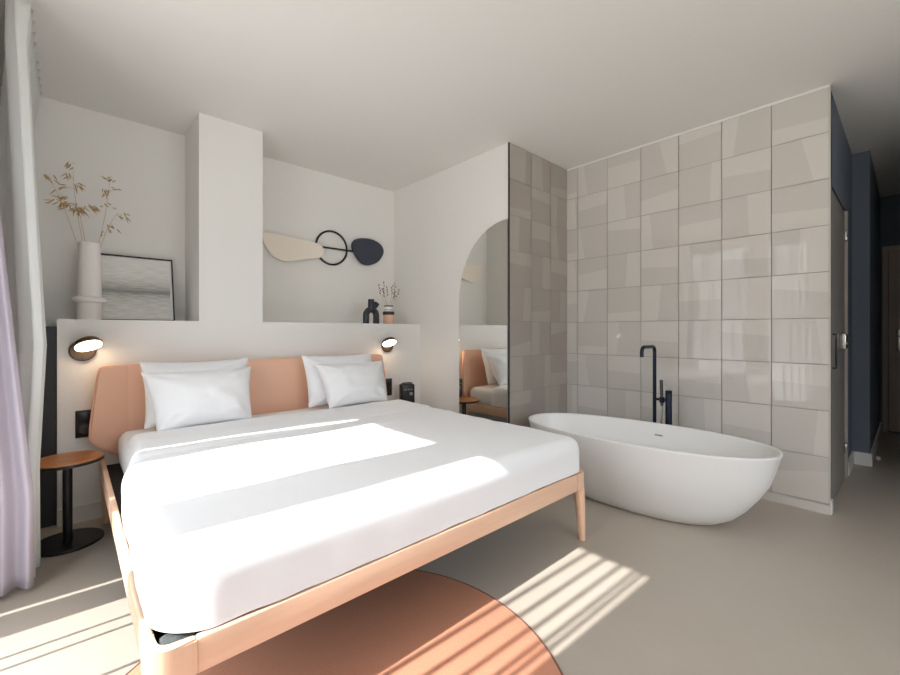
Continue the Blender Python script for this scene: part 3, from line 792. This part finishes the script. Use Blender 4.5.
# ------------------------------------------------------------------ curtains
def curtain(name, mtl, path, ztop, zbot, rows, shape, label, thick=.003):
    b = bmesh.new(); g = []
    for j in range(rows+1):
        t = j/rows; z = ztop+(zbot-ztop)*t
        g.append([b.verts.new(shape(p, i, t)+(z,)) for i, p in enumerate(path)])
    for j in range(rows):
        for i in range(len(path)-1): b.faces.new((g[j][i], g[j+1][i], g[j+1][i+1], g[j][i+1]))
    o = new(name, b, mtl, smooth=80)
    m = o.modifiers.new('thickness', 'SOLIDIFY'); m.thickness = thick
    return tag(o, label, 'curtain')
NF = 11
path = [(i/220) for i in range(221)]
def shp(p, i, t):
    y = 2.735+(3.88-2.735)*p
    front = max(0, 1-max(0, y-2.88)/.10); front = front*front*(3-2*front)      # the leading edge swings out past the table
    a = .036+.012*t
    ph = p*NF*2*PI
    low = min(1, t/.6)
    back = max(0, min(1, (t-.60)/.22))
    xc = -.188+.066*low*front*(1-.42*back)-.075*low*(1-front)
    x = xc+a*math.sin(ph)+.008*math.sin(ph*2.3+1)*t
    if t < .08: x += .030*abs(math.sin(ph*1.5))*(1-t/.08)
    return (x-.004*math.cos(p*5)*t, y+.012*math.cos(ph*1.0+.5))
cs = curtain('sheer_curtain', 'sheer', path, H-.03, .03, 40, shp, 'pale grey sheer curtain with gathered heading beside the window corner')
bm = bmesh.new(); box(bm, -.42, -.053, 3.50, 3.52, 0, 1.21); struct('gap_panel', bm, 'blackmetal')  # near-black panel added so the gap beside the ledge reads as dark recess
b = bmesh.new(); box(b, -.225, -.185, 2.3, 3.91, H-.022, H); struct('trim_4', b, 'skirt')
path2 = [i/140 for i in range(141)]
def shp2(p, i, t):
    # stacked drape seen end-on: folds run across towards the room
    e = -.285+.170*min(1, t/.85)**1.2
    x = -.43+(e+.43)*p
    ph = p*4*2*PI
    return (x, 2.70+(.020+.006*t)*math.sin(ph)-.02*p)
curtain('drape', 'mauve', path2, H-.03, .025, 40, shp2, 'mauve drape hanging in front of the pale sheer curtain')

# ------------------------------------------------------------------ light
w = bpy.data.worlds.new('sky'); S.world = w; w.use_nodes = True
nt = w.node_tree; bg = nt.nodes['Background']; bg.inputs['Strength'].default_value = 6.6
tc = nt.nodes.new('ShaderNodeTexCoord'); sx = nt.nodes.new('ShaderNodeSeparateXYZ'); rp = nt.nodes.new('ShaderNodeValToRGB')
mr_ = nt.nodes.new('ShaderNodeMapRange'); mr_.inputs['From Min'].default_value = -1; nt.links.new(sx.outputs['Z'], mr_.inputs['Value'])
nt.links.new(tc.outputs['Generated'], sx.inputs[0]); nt.links.new(mr_.outputs[0], rp.inputs['Fac']); nt.links.new(rp.outputs['Color'], bg.inputs['Color'])
cr = rp.color_ramp                                    # street and facades below, bright sky above
cr.elements[0].position = 0; cr.elements[0].color = (.60, .59, .57, 1)
cr.elements[1].position = 1; cr.elements[1].color = (.55, .585, .63, 1)
for p_, c_ in ((.44, (.58, .57, .56, 1)), (.495, (.32, .32, .33, 1)), (.55, (.30, .31, .33, 1)), (.65, (.66, .71, .78, 1)), (.73, (.80, .83, .88, 1))):
    e = cr.elements.new(p_); e.color = c_
sl = bpy.data.lights.new('sun', 'SUN'); sl.energy = 7.0; sl.angle = math.radians(.6); sl.color = (1, .975, .95)
so = bpy.data.objects.new('sun', sl); COL.objects.link(so)
d = Vector((1, -.035, -.94)); so.rotation_euler = d.to_track_quat('-Z', 'Y').to_euler(); so.location = (-4, 1, 4)
for k, (a, b_, c, e) in enumerate(WINS):
    pl = bpy.data.lights.new('window_portal', 'AREA'); pl.shape = 'RECTANGLE'; pl.size = e-c; pl.size_y = b_-a
    pl.cycles.is_portal = True
    po = bpy.data.objects.new('window_portal', pl); COL.objects.link(po)
    po.location = (WOUT-.01, (a+b_)/2, (c+e)/2); po.rotation_euler = (0, -PI/2, 0)

pl = bpy.data.lights.new('window_portal', 'AREA'); pl.shape = 'RECTANGLE'; pl.size = SX1-SX0; pl.size_y = SZ1-SZ0; pl.cycles.is_portal = True  # portal for the added fill window
po = bpy.data.objects.new('window_portal', pl); COL.objects.link(po); po.location = ((SX0+SX1)/2, -2.01, (SZ0+SZ1)/2); po.rotation_euler = (PI/2, 0, 0)

# ------------------------------------------------------------------ camera
cam = bpy.data.cameras.new('camera'); co = bpy.data.objects.new('camera', cam); COL.objects.link(co)
cam.sensor_width = 36; cam.lens = 418.76/900*36; cam.shift_y = (331.255-337.5)/900; cam.clip_start = .02
co.location = (0, 0, 1.18); co.rotation_euler = (PI/2, 0, -.73884)
S.camera = co

vs = S.view_settings; S.display_settings.display_device = 'sRGB'
vs.view_transform = 'Standard'; vs.look = 'None'; vs.gamma = 1; vs.use_curve_mapping = False; vs.exposure = 0.36
S.cycles.use_denoising = True
S.cycles.max_bounces = 12; S.cycles.diffuse_bounces = 8; S.cycles.glossy_bounces = 5
S.cycles.sample_clamp_indirect = 8
S.cycles.caustics_reflective = False; S.cycles.caustics_refractive = False
